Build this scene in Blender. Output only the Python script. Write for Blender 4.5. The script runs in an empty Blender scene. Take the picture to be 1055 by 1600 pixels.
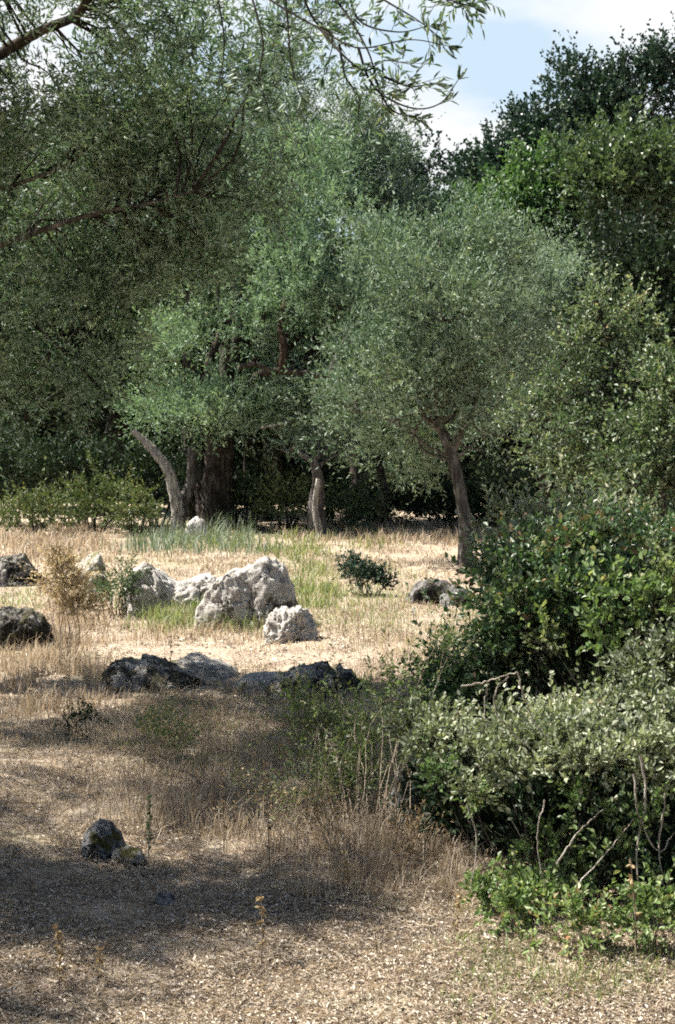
import bpy, math, random
import numpy as np
from mathutils import Vector, noise

# ------------------------------------------------------------------ camera, sky, sun
S = bpy.context.scene
C = S.collection
F = 2222.0; EYE = 1.6; PITCH = math.atan(60 / F)          # horizon sits 60 px above the middle of the photograph
cd = bpy.data.cameras.new('camera'); cam = bpy.data.objects.new('camera', cd); C.objects.link(cam)
cam.location = (0, 0, EYE); cam.rotation_euler = (math.pi / 2 - PITCH, 0, 0)
cd.sensor_fit = 'VERTICAL'; cd.sensor_height = 36; cd.lens = 50; cd.clip_start = 0.05; cd.clip_end = 1000
S.camera = cam
SUN = Vector((-0.56, 0.13, 0.82)).normalized()
sun_el = math.asin(SUN.z); sun_az = math.atan2(SUN.x, SUN.y)
w = bpy.data.worlds.new('World'); S.world = w; w.use_nodes = True
nt = w.node_tree; nt.nodes.clear()
def N(nt, t, **k):
    n = nt.nodes.new(t)
    for a, b in k.items(): setattr(n, a, b)
    return n
sk = N(nt, 'ShaderNodeTexSky', sky_type='NISHITA'); sk.sun_disc = False; sk.sun_elevation = sun_el; sk.sun_rotation = sun_az
tc = N(nt, 'ShaderNodeTexCoord'); mp = N(nt, 'ShaderNodeMapping'); mp.inputs['Scale'].default_value = (1.6, 1.6, 3.6); mp.inputs['Location'].default_value = (1.35, 0.0, 0.3)
no = N(nt, 'ShaderNodeTexNoise'); no.inputs['Scale'].default_value = 3.4; no.inputs['Detail'].default_value = 7; no.inputs['Roughness'].default_value = 0.5
cr = N(nt, 'ShaderNodeValToRGB'); cr.color_ramp.elements[0].color = (.62, .78, .93, 1); cr.color_ramp.elements[1].color = (.97, .985, 1, 1); cr.color_ramp.elements[0].position = 0.38; cr.color_ramp.elements[1].position = 0.53
mx = N(nt, 'ShaderNodeMix', data_type='RGBA')
bg = N(nt, 'ShaderNodeBackground'); bg.inputs['Strength'].default_value = 0.05; ow = N(nt, 'ShaderNodeOutputWorld')
L = nt.links.new
L(tc.outputs['Generated'], mp.inputs[0]); L(mp.outputs[0], no.inputs['Vector']); L(no.outputs[0], cr.inputs[0])
dt = N(nt, 'ShaderNodeVectorMath', operation='DOT_PRODUCT'); dt.inputs[1].default_value = (.05, .95, .3); L(tc.outputs['Generated'], dt.inputs[0])
bank = N(nt, 'ShaderNodeMapRange'); bank.inputs[1].default_value = .72; bank.inputs[2].default_value = .93; bank.inputs[3].default_value = 0; bank.inputs[4].default_value = 1; L(dt.outputs['Value'], bank.inputs[0])
cg = N(nt, 'ShaderNodeVectorMath', operation='SCALE'); cg.inputs['Scale'].default_value = 6.9; L(cr.outputs[0], cg.inputs[0])
L(bank.outputs[0], mx.inputs[0]); L(cg.outputs[0], mx.inputs[7]); L(sk.outputs[0], mx.inputs[6]); L(mx.outputs[2], bg.inputs[0]); L(bg.outputs[0], ow.inputs[0])
sl = bpy.data.lights.new('sun', 'SUN'); sl.energy = 5.0; sl.angle = math.radians(0.6); sl.color = (1.0, 0.945, 0.86)
so = bpy.data.objects.new('sun', sl); C.objects.link(so); so.location = (-20, 5, 30)
so.rotation_euler = SUN.to_track_quat('Z', 'Y').to_euler()
S.view_settings.view_transform = 'Standard'; S.view_settings.look = 'None'; S.view_settings.gamma = 1; S.view_settings.use_curve_mapping = False
S.view_settings.exposure = 1.62
S.cycles.max_bounces = 6; S.cycles.diffuse_bounces = 2; S.cycles.glossy_bounces = 2; S.cycles.transmission_bounces = 4
S.cycles.use_denoising = False; S.cycles.filter_width = 1.9; S.cycles.use_adaptive_sampling = True; S.cycles.adaptive_threshold = 0.03
S.cycles.sample_clamp_indirect = 4

rng = np.random.default_rng(7); random.seed(7)

# ------------------------------------------------------------------ helpers
def gz(x, y):
    x = np.asarray(x, float); y = np.asarray(y, float)
    z = 0.03 * np.clip(y - 13, 0, 25) + 0.02 * np.clip(y - 38, 0, None)
    z = z + 0.035 * np.sin(x * 0.9 + 1.3) * np.sin(y * 0.55 + .4) + 0.018 * np.sin(x * 2.3 + y * 1.1) + 0.012 * np.sin(x * 4.1 - y * 3.3 + 2)
    return z + 0.05 * np.exp(-((x + 1.2) ** 2 / 4 + (y - 15.5) ** 2 / 5))
def ray(px, py):
    a = (px - 527.5) / F; b = (800 - py) / F
    c, s = math.cos(PITCH), math.sin(PITCH)
    d = np.array([a, c + b * s, b * c - s]); return d / d[1]
def at(px, py, D):                                   # point of the place at depth D seen at that pixel
    d = ray(px, py); return np.array([d[0] * D, D, EYE + d[2] * D])
def P(px, py):                                       # where that ray meets the ground
    d = ray(px, py); D = 3.0
    while D < 80 and EYE + d[2] * D > gz(d[0] * D, D): D += 0.05
    return np.array([d[0] * D, D, float(gz(d[0] * D, D))])
def m(px, D): return px / F * D
def unit(a): return a / np.maximum(np.linalg.norm(a, axis=-1, keepdims=True), 1e-9)
def rdir(n): return unit(rng.normal(size=(n, 3)))

class MB:
    def __init__(s): s.v = []; s.f = []; s.a = []; s.n = 0
    def add(s, v, f, a=None):
        v = np.asarray(v, np.float32).reshape(-1, 3); f = np.asarray(f, np.int32).reshape(-1, 4)
        s.v.append(v); s.f.append(f + s.n); s.a.append(np.zeros(len(v), np.float32) if a is None else np.asarray(a, np.float32)); s.n += len(v)
    def mesh(s, name, mat, origin=(0, 0, 0), smooth=True):
        v = np.concatenate(s.v) - np.asarray(origin, np.float32); f = np.concatenate(s.f); a = np.concatenate(s.a)
        me = bpy.data.meshes.new(name); me.vertices.add(len(v)); me.vertices.foreach_set('co', v.ravel())
        me.loops.add(f.size); me.loops.foreach_set('vertex_index', f.ravel())
        me.polygons.add(len(f)); me.polygons.foreach_set('loop_start', np.arange(len(f), dtype=np.int32) * 4)
        me.polygons.foreach_set('use_smooth', np.full(len(f), smooth))
        at_ = me.attributes.new('v', 'FLOAT', 'POINT'); at_.data.foreach_set('value', a)
        me.update(calc_edges=True); me.validate(); me.materials.append(mat)
        return me
    def obj(s, name, mat, parent=None, origin=(0, 0, 0), smooth=True):
        if not s.v: return None
        o = bpy.data.objects.new(name, s.mesh(name, mat, origin, smooth)); C.objects.link(o)
        if parent is not None: o.parent = parent
        else: o.location = origin
        return o
def tag(o, label=None, cat=None, group=None, kind=None):
    for k, v in (('label', label), ('category', cat), ('group', group), ('kind', kind)):
        if v: o[k] = v
    return o
def thing(name, label, cat, loc, group=None):
    o = bpy.data.objects.new(name, None); C.objects.link(o); o.location = loc; o.empty_display_size = 0.2
    return tag(o, label, cat, group)

def tube(mb, pts, rad, sides=6, rough=0.0, av=0.5):
    pts = np.asarray(pts, float); n = len(pts); rad = np.broadcast_to(np.asarray(rad, float), (n,))
    t = unit(np.gradient(pts, axis=0)); ref = np.array([0.31, 0.2, 0.93]) if abs(t[0][2]) < .8 else np.array([0.9, .3, .1])
    u = unit(np.cross(t, ref)); v = np.cross(t, u)
    an = np.arange(sides) / sides * 2 * math.pi
    R = rad[:, None] * (1 + rough * rng.normal(size=(n, sides)))
    if rough > 0.05:
        lob = 1 + 0.22 * np.sin(an[None] * 3 + np.linspace(0, 2.5, n)[:, None]) + .1 * np.sin(an[None] * 5 - np.linspace(0, 4, n)[:, None]); R = R * lob
    V = pts[:, None] + R[..., None] * (np.cos(an)[None, :, None] * u[:, None] + np.sin(an)[None, :, None] * v[:, None])
    i = np.arange(n - 1)[:, None] * sides; j = np.arange(sides)[None]; k = (j + 1) % sides
    f = np.stack([i + j, i + k, i + sides + k, i + sides + j], -1).reshape(-1, 4)
    mb.add(V.reshape(-1, 3), f, np.full(n * sides, av))
def spline(p, n):
    p = np.asarray(p, float)
    if len(p) == 2: p = np.array([p[0], (p[0] + p[1]) / 2, p[1]])
    q = np.vstack([2 * p[0] - p[1], p, 2 * p[-1] - p[-2]]); out = []
    ts = np.linspace(0, len(p) - 1 - 1e-6, n)
    for t in ts:
        i = int(t); u = t - i; a, b, c, d = q[i:i + 4]
        out.append(.5 * (2 * b + (c - a) * u + (2 * a - 5 * b + 4 * c - d) * u * u + (3 * b - a - 3 * c + d) * u ** 3))
    return np.array(out)
def wob(a, b, n, amp, lift=0.0):
    a = np.asarray(a, float); b = np.asarray(b, float); t = np.linspace(0, 1, n)[:, None]
    L_ = np.linalg.norm(b - a); p = a + (b - a) * t
    q = rng.normal(size=(n, 3)) * amp * L_; q[0] = 0; q[-1] = 0
    q[:, 2] += lift * L_ * np.sin(t[:, 0] * math.pi)
    return spline(p + q, n * 2)

def leaves(mb, pos, d, nrm, ln, wd, av, near=False, fold=0.25, curl=0.1):
    n = len(pos)
    if n == 0: return
    y = unit(d); x = unit(np.cross(y, nrm)); z = np.cross(x, y)
    ln = np.broadcast_to(ln, (n,))[:, None]; wd = np.broadcast_to(wd, (n,))[:, None]
    def pt(a, b, c): return pos + x * wd * a + y * ln * b + z * (wd * fold * abs(a) * 2 + ln * c)
    if near:
        V = np.stack([pt(0, 0, 0), pt(.42, .3, 0), pt(.44, .62, -curl * .5), pt(0, 1, -curl), pt(-.44, .62, -curl * .5), pt(-.42, .3, 0)], 1)
        b = np.arange(n)[:, None] * 6
        f = np.concatenate([b + np.array([0, 1, 2, 3]), b + np.array([0, 3, 4, 5])]); k = 6
    else:
        V = np.stack([pt(0, 0, 0), pt(.5, .48, 0), pt(0, 1, -curl), pt(-.5, .48, 0)], 1)
        f = np.arange(n)[:, None] * 4 + np.arange(4); k = 4
    mb.add(V.reshape(-1, 3), f, np.repeat(np.broadcast_to(av, (n,)), k))

def foliage(mb, tw, cen, out, crad, cval, twigs, per, tl, ll, lw, up=0.25, spread=0.9, near=False, nup=0.5, twr=0.0):
    """clumps of twigs with leaves along them: cen, out (n,3), crad (n)"""
    n = len(cen); K = n * twigs
    c = np.repeat(cen, twigs, 0); o = np.repeat(out, twigs, 0); r = np.repeat(crad, twigs); cv = np.repeat(cval, twigs)
    q0 = rdir(K); st = c + q0 * (r * rng.random(K) ** .5)[:, None]
    td = unit(o * .5 + q0 * .55 + rdir(K) * spread * .65 + np.array([0, 0, up]))
    L_ = tl * (.55 + .8 * rng.random(K)); lg = rng.random(K) < .12; L_[lg] *= 2.3; td[lg] = unit(td[lg] + o[lg] * .9 + np.array([0, 0, up * .8]))
    if tw is not None and twr > 0:
        for i in range(0, K, 1 if twr > .0012 else 3):
            p = st[i] + td[i] * L_[i] * np.linspace(-.3, 1, 3)[:, None]; p[2, 2] -= .08 * L_[i]
            tube(tw, p, [twr, twr * .8, twr * .4], 3)
    t = (np.arange(per) + rng.random((K, per))) / per
    pos = st[:, None] + td[:, None] * (L_[:, None] * t)[..., None]
    pos[..., 2] -= (.08 * L_[:, None] * t ** 2)
    pos = pos.reshape(-1, 3); T = np.repeat(td, per, 0); M = len(pos)
    side = rdir(M); side = unit(side - T * (side * T).sum(1, keepdims=True))
    d = unit(T * .75 + side * .8 + np.array([0, 0, .05]))
    nr = unit(rdir(M) + np.array([-.15, 0, nup * 1.3]))
    cvv = np.repeat(cv, per); a = np.clip(.55 * cvv + .45 * rng.random(M), 0, 1)
    s = .65 + .6 * rng.random(M)
    leaves(mb, pos, d, nr, ll * s, lw * s, a, near)

def lobes_to_clumps(lobes, per_m2, crad, shell=.55, gap=0.35, gapscale=1.0, seed=0):
    cen = []; out = []; val = []
    for (c, r) in lobes:
        c = np.asarray(c, float); r = np.asarray(r, float)
        area = 4 * math.pi * ((r[0] * r[1]) ** 1.6 / 3 + (r[0] * r[2]) ** 1.6 / 3 + (r[1] * r[2]) ** 1.6 / 3) ** (1 / 1.6)
        n = max(4, int(area * per_m2)); d = rdir(n)
        d[:, 2] = np.where(d[:, 2] < -.35, -d[:, 2] * .6, d[:, 2]); d = unit(d)
        rr = shell + (1 - shell) * rng.random(n) ** .6
        lump = np.array([noise.noise(Vector(tuple(q * 1.9 + c * .37 + seed))) for q in d])
        lump2 = np.array([noise.noise(Vector(tuple(q * 5.1 + c * .7 + seed))) for q in d]); rr = rr * (1 + .7 * lump + .3 * lump2)
        p = c + d * r * rr[:, None]
        g = np.array([noise.noise(Vector(tuple(q * gapscale + seed * 3.1))) for q in p])
        keep = g > (gap - .6) * .9
        if keep.sum() < 3: keep[:] = True
        cen.append(p[keep]); out.append(unit(d / r)[keep]); val.append(np.clip(.5 + .9 * g[keep] + .25 * rng.normal(size=keep.sum()), 0, 1))
    cen = np.vstack(cen); out = np.vstack(out); val = np.concatenate(val)
    return cen, out, crad * (.6 + .8 * rng.random(len(cen))), val

# ------------------------------------------------------------------ materials
def mat(name):
    mt = bpy.data.materials.new(name); mt.use_nodes = True; mt.node_tree.nodes.clear(); return mt, mt.node_tree
def ramp(nt, stops):
    r = N(nt, 'ShaderNodeValToRGB'); e = r.color_ramp.elements
    while len(e) < len(stops): e.new(.5)
    for i, (p, c) in enumerate(stops): e[i].position = p; e[i].color = (*c, 1)
    return r
def leaf_mat(name, stops, back, trans=.3, rough=.45, spec=.4, backmix=.8, tcol=(1.2, 1.35, .7)):
    mt, nt = mat(name); L = nt.links.new
    a = N(nt, 'ShaderNodeAttribute', attribute_name='v'); r = ramp(nt, stops); L(a.outputs['Fac'], r.inputs[0])
    g = N(nt, 'ShaderNodeNewGeometry'); mu = N(nt, 'ShaderNodeMath', operation='MULTIPLY'); mu.inputs[1].default_value = backmix
    L(g.outputs['Backfacing'], mu.inputs[0]); mi = N(nt, 'ShaderNodeMix', data_type='RGBA'); mi.inputs[7].default_value = (*back, 1)
    L(mu.outputs[0], mi.inputs[0]); L(r.outputs[0], mi.inputs[6])
    p = N(nt, 'ShaderNodeBsdfPrincipled'); p.inputs['Roughness'].default_value = rough; p.inputs['Specular IOR Level'].default_value = spec
    L(mi.outputs[2], p.inputs['Base Color'])
    t = N(nt, 'ShaderNodeBsdfTranslucent'); tm = N(nt, 'ShaderNodeMix', data_type='RGBA', blend_type='MULTIPLY'); tm.inputs[0].default_value = 1; tm.inputs[7].default_value = (*tcol, 1)
    L(r.outputs[0], tm.inputs[6]); L(tm.outputs[2], t.inputs[0])
    ms = N(nt, 'ShaderNodeMixShader'); ms.inputs[0].default_value = trans; L(p.outputs[0], ms.inputs[1]); L(t.outputs[0], ms.inputs[2])
    o = N(nt, 'ShaderNodeOutputMaterial'); L(ms.outputs[0], o.inputs[0]); return mt
def bark_mat(name, c0, c1, c2, scale=14, zs=.25):
    mt, nt = mat(name); L = nt.links.new
    tc = N(nt, 'ShaderNodeTexCoord'); mp = N(nt, 'ShaderNodeMapping'); mp.inputs['Scale'].default_value = (1, 1, zs); L(tc.outputs['Object'], mp.inputs[0])
    n1 = N(nt, 'ShaderNodeTexNoise'); n1.inputs['Scale'].default_value = scale; n1.inputs['Detail'].default_value = 6; n1.inputs['Roughness'].default_value = .65; L(mp.outputs[0], n1.inputs['Vector'])
    r = ramp(nt, [(.33, c0), (.5, c1), (.66, c2)]); L(n1.outputs[0], r.inputs[0])
    p = N(nt, 'ShaderNodeBsdfPrincipled'); p.inputs['Roughness'].default_value = .95; p.inputs['Specular IOR Level'].default_value = .1; L(r.outputs[0], p.inputs['Base Color'])
    b = N(nt, 'ShaderNodeBump'); b.inputs['Strength'].default_value = 1; b.inputs['Distance'].default_value = .07; L(n1.outputs[0], b.inputs['Height']); L(b.outputs[0], p.inputs['Normal'])
    o = N(nt, 'ShaderNodeOutputMaterial'); L(p.outputs[0], o.inputs[0]); return mt
def rock_mat(name, base, light, dark, moss=None, dcut=.55, scale=1.0):
    mt, nt = mat(name); L = nt.links.new
    tc = N(nt, 'ShaderNodeTexCoord')
    n1 = N(nt, 'ShaderNodeTexNoise'); n1.inputs['Scale'].default_value = 3.2 * scale; n1.inputs['Detail'].default_value = 8; n1.inputs['Roughness'].default_value = .7; n1.inputs['Distortion'].default_value = .6
    n2 = N(nt, 'ShaderNodeTexNoise'); n2.inputs['Scale'].default_value = 7 * scale; n2.inputs['Detail'].default_value = 8; n2.inputs['Roughness'].default_value = .75
    n3 = N(nt, 'ShaderNodeTexNoise'); n3.inputs['Scale'].default_value = 38 * scale; n3.inputs['Detail'].default_value = 5; n3.inputs['Roughness'].default_value = .7
    for q in (n1, n2, n3): L(tc.outputs['Object'], q.inputs['Vector'])
    r1 = ramp(nt, [(.38, base), (.58, light)]); L(n2.outputs[0], r1.inputs[0])
    f = N(nt, 'ShaderNodeMath', operation='ADD'); sc3 = N(nt, 'ShaderNodeMath', operation='MULTIPLY_ADD'); sc3.inputs[1].default_value = .35; sc3.inputs[2].default_value = -.175
    L(n3.outputs[0], sc3.inputs[0]); L(sc3.outputs[0], f.inputs[1]); L(n1.outputs[0], f.inputs[0])
    r2 = ramp(nt, [(dcut - .03, (0, 0, 0)), (dcut + .03, (1, 1, 1))]); L(f.outputs[0], r2.inputs[0])
    m1 = N(nt, 'ShaderNodeMix', data_type='RGBA'); m1.inputs[7].default_value = (*dark, 1); L(r2.outputs[0], m1.inputs[0]); L(r1.outputs[0], m1.inputs[6])
    col = m1.outputs[2]
    if moss:
        mp = N(nt, 'ShaderNodeMapping'); mp.inputs['Location'].default_value = (5, 3, 1); L(tc.outputs['Object'], mp.inputs[0])
        n4 = N(nt, 'ShaderNodeTexNoise'); n4.inputs['Scale'].default_value = 4.5 * scale; n4.inputs['Detail'].default_value = 7; L(mp.outputs[0], n4.inputs['Vector'])
        r4 = ramp(nt, [(.53, (0, 0, 0)), (.6, (1, 1, 1))]); L(n4.outputs[0], r4.inputs[0])
        m2 = N(nt, 'ShaderNodeMix', data_type='RGBA'); m2.inputs[7].default_value = (*moss, 1); L(r4.outputs[0], m2.inputs[0]); L(col, m2.inputs[6]); col = m2.outputs[2]
    p = N(nt, 'ShaderNodeBsdfPrincipled'); p.inputs['Roughness'].default_value = .95; p.inputs['Specular IOR Level'].default_value = .15; L(col, p.inputs['Base Color'])
    ad = N(nt, 'ShaderNodeMath', operation='MULTIPLY_ADD'); ad.inputs[1].default_value = .4; L(n3.outputs[0], ad.inputs[0]); L(n2.outputs[0], ad.inputs[2])
    b = N(nt, 'ShaderNodeBump'); b.inputs['Strength'].default_value = 1; b.inputs['Distance'].default_value = .05; L(ad.outputs[0], b.inputs['Height']); L(b.outputs[0], p.inputs['Normal'])
    o = N(nt, 'ShaderNodeOutputMaterial'); L(p.outputs[0], o.inputs[0]); return mt

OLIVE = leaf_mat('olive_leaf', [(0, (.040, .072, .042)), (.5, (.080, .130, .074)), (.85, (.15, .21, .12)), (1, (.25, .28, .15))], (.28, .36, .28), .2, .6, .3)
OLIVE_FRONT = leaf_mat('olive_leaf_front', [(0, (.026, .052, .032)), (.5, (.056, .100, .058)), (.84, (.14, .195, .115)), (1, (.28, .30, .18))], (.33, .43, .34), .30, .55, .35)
OLIVE_SUNLIT = leaf_mat('olive_leaf_sunlit', [(0, (.055, .100, .058)), (.5, (.115, .185, .108)), (.85, (.20, .28, .155)), (1, (.31, .35, .18))], (.31, .42, .31), .24, .6, .3)  # olive leaf colour raised to stand in for sunlight on the central crown
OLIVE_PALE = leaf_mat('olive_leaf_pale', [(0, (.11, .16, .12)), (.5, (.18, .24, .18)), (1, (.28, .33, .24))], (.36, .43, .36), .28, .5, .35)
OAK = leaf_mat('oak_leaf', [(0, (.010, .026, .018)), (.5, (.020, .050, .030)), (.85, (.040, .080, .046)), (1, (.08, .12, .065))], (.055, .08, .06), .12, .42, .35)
GREEN = leaf_mat('green_leaf', [(0, (.036, .078, .030)), (.5, (.075, .142, .055)), (1, (.15, .22, .085))], (.08, .14, .07), .3, .42, .35)
DULL = leaf_mat('dull_leaf', [(0, (.036, .062, .028)), (.55, (.085, .130, .055)), (1, (.19, .23, .11))], (.10, .13, .08), .22, .45, .35)
DARK = leaf_mat('dark_shade_leaf', [(0, (.010, .022, .012)), (.6, (.024, .046, .022)), (1, (.06, .09, .04))], (.04, .055, .035), .15, .5, .2)  # leaf colour kept near black to stand in for wood and hollow shade
YELG = leaf_mat('yellow_green_leaf', [(0, (.045, .075, .028)), (.45, (.095, .14, .048)), (.8, (.20, .24, .10)), (.93, (.38, .37, .22)), (1, (.38, .25, .15))], (.27, .30, .18), .35, .42, .4)
HEDGE = leaf_mat('hedge_leaf', [(0, (.026, .045, .018)), (.5, (.065, .095, .034)), (.85, (.15, .17, .065)), (1, (.30, .24, .12))], (.14, .16, .08), .25, .5, .3)
MIDG = leaf_mat('mid_green_leaf', [(0, (.024, .048, .024)), (.5, (.062, .105, .050)), (.82, (.15, .205, .10)), (.95, (.36, .37, .24)), (1, (.33, .22, .12))], (.25, .30, .19), .28, .45, .4)
SHRUB = leaf_mat('glossy_shrub_leaf', [(0, (.016, .042, .018)), (.45, (.048, .10, .04)), (.8, (.13, .20, .085)), (.94, (.19, .12, .06)), (1, (.30, .16, .09))], (.15, .19, .12), .22, .33, .55)
BRAM = leaf_mat('grey_bramble_leaf', [(0, (.055, .075, .038)), (.45, (.17, .20, .115)), (.8, (.37, .39, .27)), (.95, (.54, .52, .40)), (1, (.35, .22, .12))], (.36, .38, .28), .25, .5, .4)
LOW = leaf_mat('low_bramble_leaf', [(0, (.045, .085, .028)), (.5, (.11, .175, .06)), (.82, (.23, .29, .12)), (.93, (.38, .38, .20)), (1, (.34, .18, .10))], (.2, .26, .13), .3, .45, .35)
DRYL = leaf_mat('dry_leaf', [(0, (.15, .10, .058)), (.5, (.33, .25, .14)), (1, (.58, .48, .29))], (.40, .30, .17), .3, .6, .2, tcol=(1.1, 1, .8))
DRYP = leaf_mat('pale_dry_leaf', [(0, (.28, .21, .11)), (.5, (.52, .43, .26)), (1, (.74, .65, .45))], (.6, .5, .32), .35, .6, .2, tcol=(1.1, 1, .8))
LITTER = leaf_mat('litter_leaf', [(0, (.06, .045, .032)), (.27, (.21, .165, .122)), (.52, (.46, .395, .315)), (1, (.66, .60, .51))], (.52, .44, .35), .08, .7, .2, tcol=(1, 1, 1))
STRAW = leaf_mat('straw', [(0, (.18, .138, .098)), (.5, (.42, .345, .26)), (1, (.68, .60, .49))], (.42, .35, .25), .3, .6, .2, .3, tcol=(1.1, 1, .8))
GRASS = leaf_mat('fresh_grass', [(0, (.09, .125, .05)), (.45, (.17, .205, .085)), (.75, (.30, .30, .15)), (1, (.48, .42, .25))], (.24, .26, .13), .35, .5, .3, .3)
GREYT = leaf_mat('grey_tuft_leaf', [(0, (.10, .135, .095)), (.6, (.17, .21, .155)), (1, (.28, .31, .22))], (.24, .28, .22), .25, .6, .2, .5)
BARK = bark_mat('olive_bark', (.034, .030, .026), (.095, .085, .074), (.22, .20, .18))
BARK_DARK = bark_mat('dark_bark', (.016, .013, .011), (.045, .037, .030), (.12, .10, .085))
BARK_PALE = bark_mat('pale_wood', (.07, .06, .05), (.32, .295, .26), (.50, .47, .42), 22, .15)
BARK_RED = bark_mat('reddish_wood', (.025, .018, .013), (.060, .040, .028), (.13, .09, .06))
STEM = bark_mat('dry_stem', (.22, .17, .12), (.36, .29, .22), (.50, .43, .34), 30)
PALE_STEM = bark_mat('pale_dead_stem', (.25, .22, .18), (.42, .38, .32), (.58, .54, .47), 30)
TWIG = bark_mat('twig_bark', (.022, .019, .016), (.048, .042, .034), (.10, .09, .072), 30)
R_WHITE = rock_mat('pale_limestone', (.38, .355, .325), (.62, .59, .54), (.10, .088, .07), None, .545)
R_PALE = rock_mat('weathered_stone', (.34, .31, .27), (.56, .52, .46), (.11, .095, .075), (.22, .21, .12), .62)
R_DARK = rock_mat('lichened_stone', (.17, .16, .145), (.52, .49, .44), (.035, .032, .026), (.14, .13, .08), .50, 1.6)  # lichen patches; pale tones raised to stand in for sunlit rock tops
R_BLACK = rock_mat('dark_stone', (.09, .085, .078), (.30, .28, .26), (.026, .024, .02), (.10, .095, .055), .48, 1.6)
R_GREY = rock_mat('grey_stone', (.15, .15, .145), (.44, .43, .41), (.04, .038, .034), (.11, .10, .035), .52, 2.4)

# ------------------------------------------------------------------ ground
def ground():
    xs = np.concatenate([np.linspace(-150, -14, 28)[:-1], np.linspace(-14, 14, 220), np.linspace(14, 150, 28)[1:]])
    ys = np.concatenate([np.linspace(-60, 1, 14)[:-1], np.linspace(1, 40, 300), np.linspace(40, 260, 36)[1:]])
    X, Y = np.meshgrid(xs, ys); Z = gz(X, Y)
    fine = np.exp(-((Y - 12) / 16) ** 2)
    Z = Z + fine * .010 * (np.sin(X * 9.1 + Y * 7.3) * np.sin(X * 5.3 - Y * 8.7)) - 0.004
    V = np.stack([X, Y, Z], -1).reshape(-1, 3); nx, ny = len(xs), len(ys)
    i = np.arange(ny - 1)[:, None] * nx; j = np.arange(nx - 1)[None]
    f = np.stack([i + j, i + j + 1, i + nx + j + 1, i + nx + j], -1).reshape(-1, 4)
    mt, nt = mat('dry_ground'); L = nt.links.new
    tc = N(nt, 'ShaderNodeTexCoord')
    def nz(sc, det=6, ro=.65, loc=(0, 0, 0), dist=0):
        mp = N(nt, 'ShaderNodeMapping'); mp.inputs['Location'].default_value = loc; L(tc.outputs['Object'], mp.inputs[0])
        q = N(nt, 'ShaderNodeTexNoise'); q.inputs['Scale'].default_value = sc; q.inputs['Detail'].default_value = det; q.inputs['Roughness'].default_value = ro; q.inputs['Distortion'].default_value = dist; L(mp.outputs[0], q.inputs['Vector']); return q
    big = nz(.45, 5, .6); mid = nz(3.5, 7, .7, (3, 1, 0)); fin = nz(34, 6, .75, (1, 7, 0), .8); vf = nz(120, 3, .7)
    soil = ramp(nt, [(.35, (.17, .125, .09)), (.5, (.34, .265, .20)), (.66, (.52, .43, .34))])
    straw = ramp(nt, [(.35, (.26, .20, .135)), (.5, (.46, .38, .28)), (.65, (.64, .56, .45))])
    L(fin.outputs[0], soil.inputs[0]); L(fin.outputs[0], straw.inputs[0])
    msk = ramp(nt, [(.42, (0, 0, 0)), (.56, (1, 1, 1))]); L(mid.outputs[0], msk.inputs[0])
    m1 = N(nt, 'ShaderNodeMix', data_type='RGBA'); L(msk.outputs[0], m1.inputs[0]); L(soil.outputs[0], m1.inputs[6]); L(straw.outputs[0], m1.inputs[7])
    gm = ramp(nt, [(.50, (0, 0, 0)), (.66, (.55, .55, .55))]); L(big.outputs[0], gm.inputs[0])
    m2 = N(nt, 'ShaderNodeMix', data_type='RGBA'); m2.inputs[7].default_value = (.19, .20, .085, 1); L(gm.outputs[0], m2.inputs[0]); L(m1.outputs[2], m2.inputs[6])
    p = N(nt, 'ShaderNodeBsdfPrincipled'); p.inputs['Roughness'].default_value = .95; p.inputs['Specular IOR Level'].default_value = .1; L(m2.outputs[2], p.inputs['Base Color'])
    ad = N(nt, 'ShaderNodeMath', operation='MULTIPLY_ADD'); ad.inputs[1].default_value = .4; L(vf.outputs[0], ad.inputs[0]); L(fin.outputs[0], ad.inputs[2])
    b = N(nt, 'ShaderNodeBump'); b.inputs['Strength'].default_value = .9; b.inputs['Distance'].default_value = .03; L(ad.outputs[0], b.inputs['Height']); L(b.outputs[0], p.inputs['Normal'])
    o = N(nt, 'ShaderNodeOutputMaterial'); L(p.outputs[0], o.inputs[0])
    mb = MB(); mb.add(V, f); g = mb.obj('ground', mt); tag(g, kind='structure')
ground()

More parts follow.
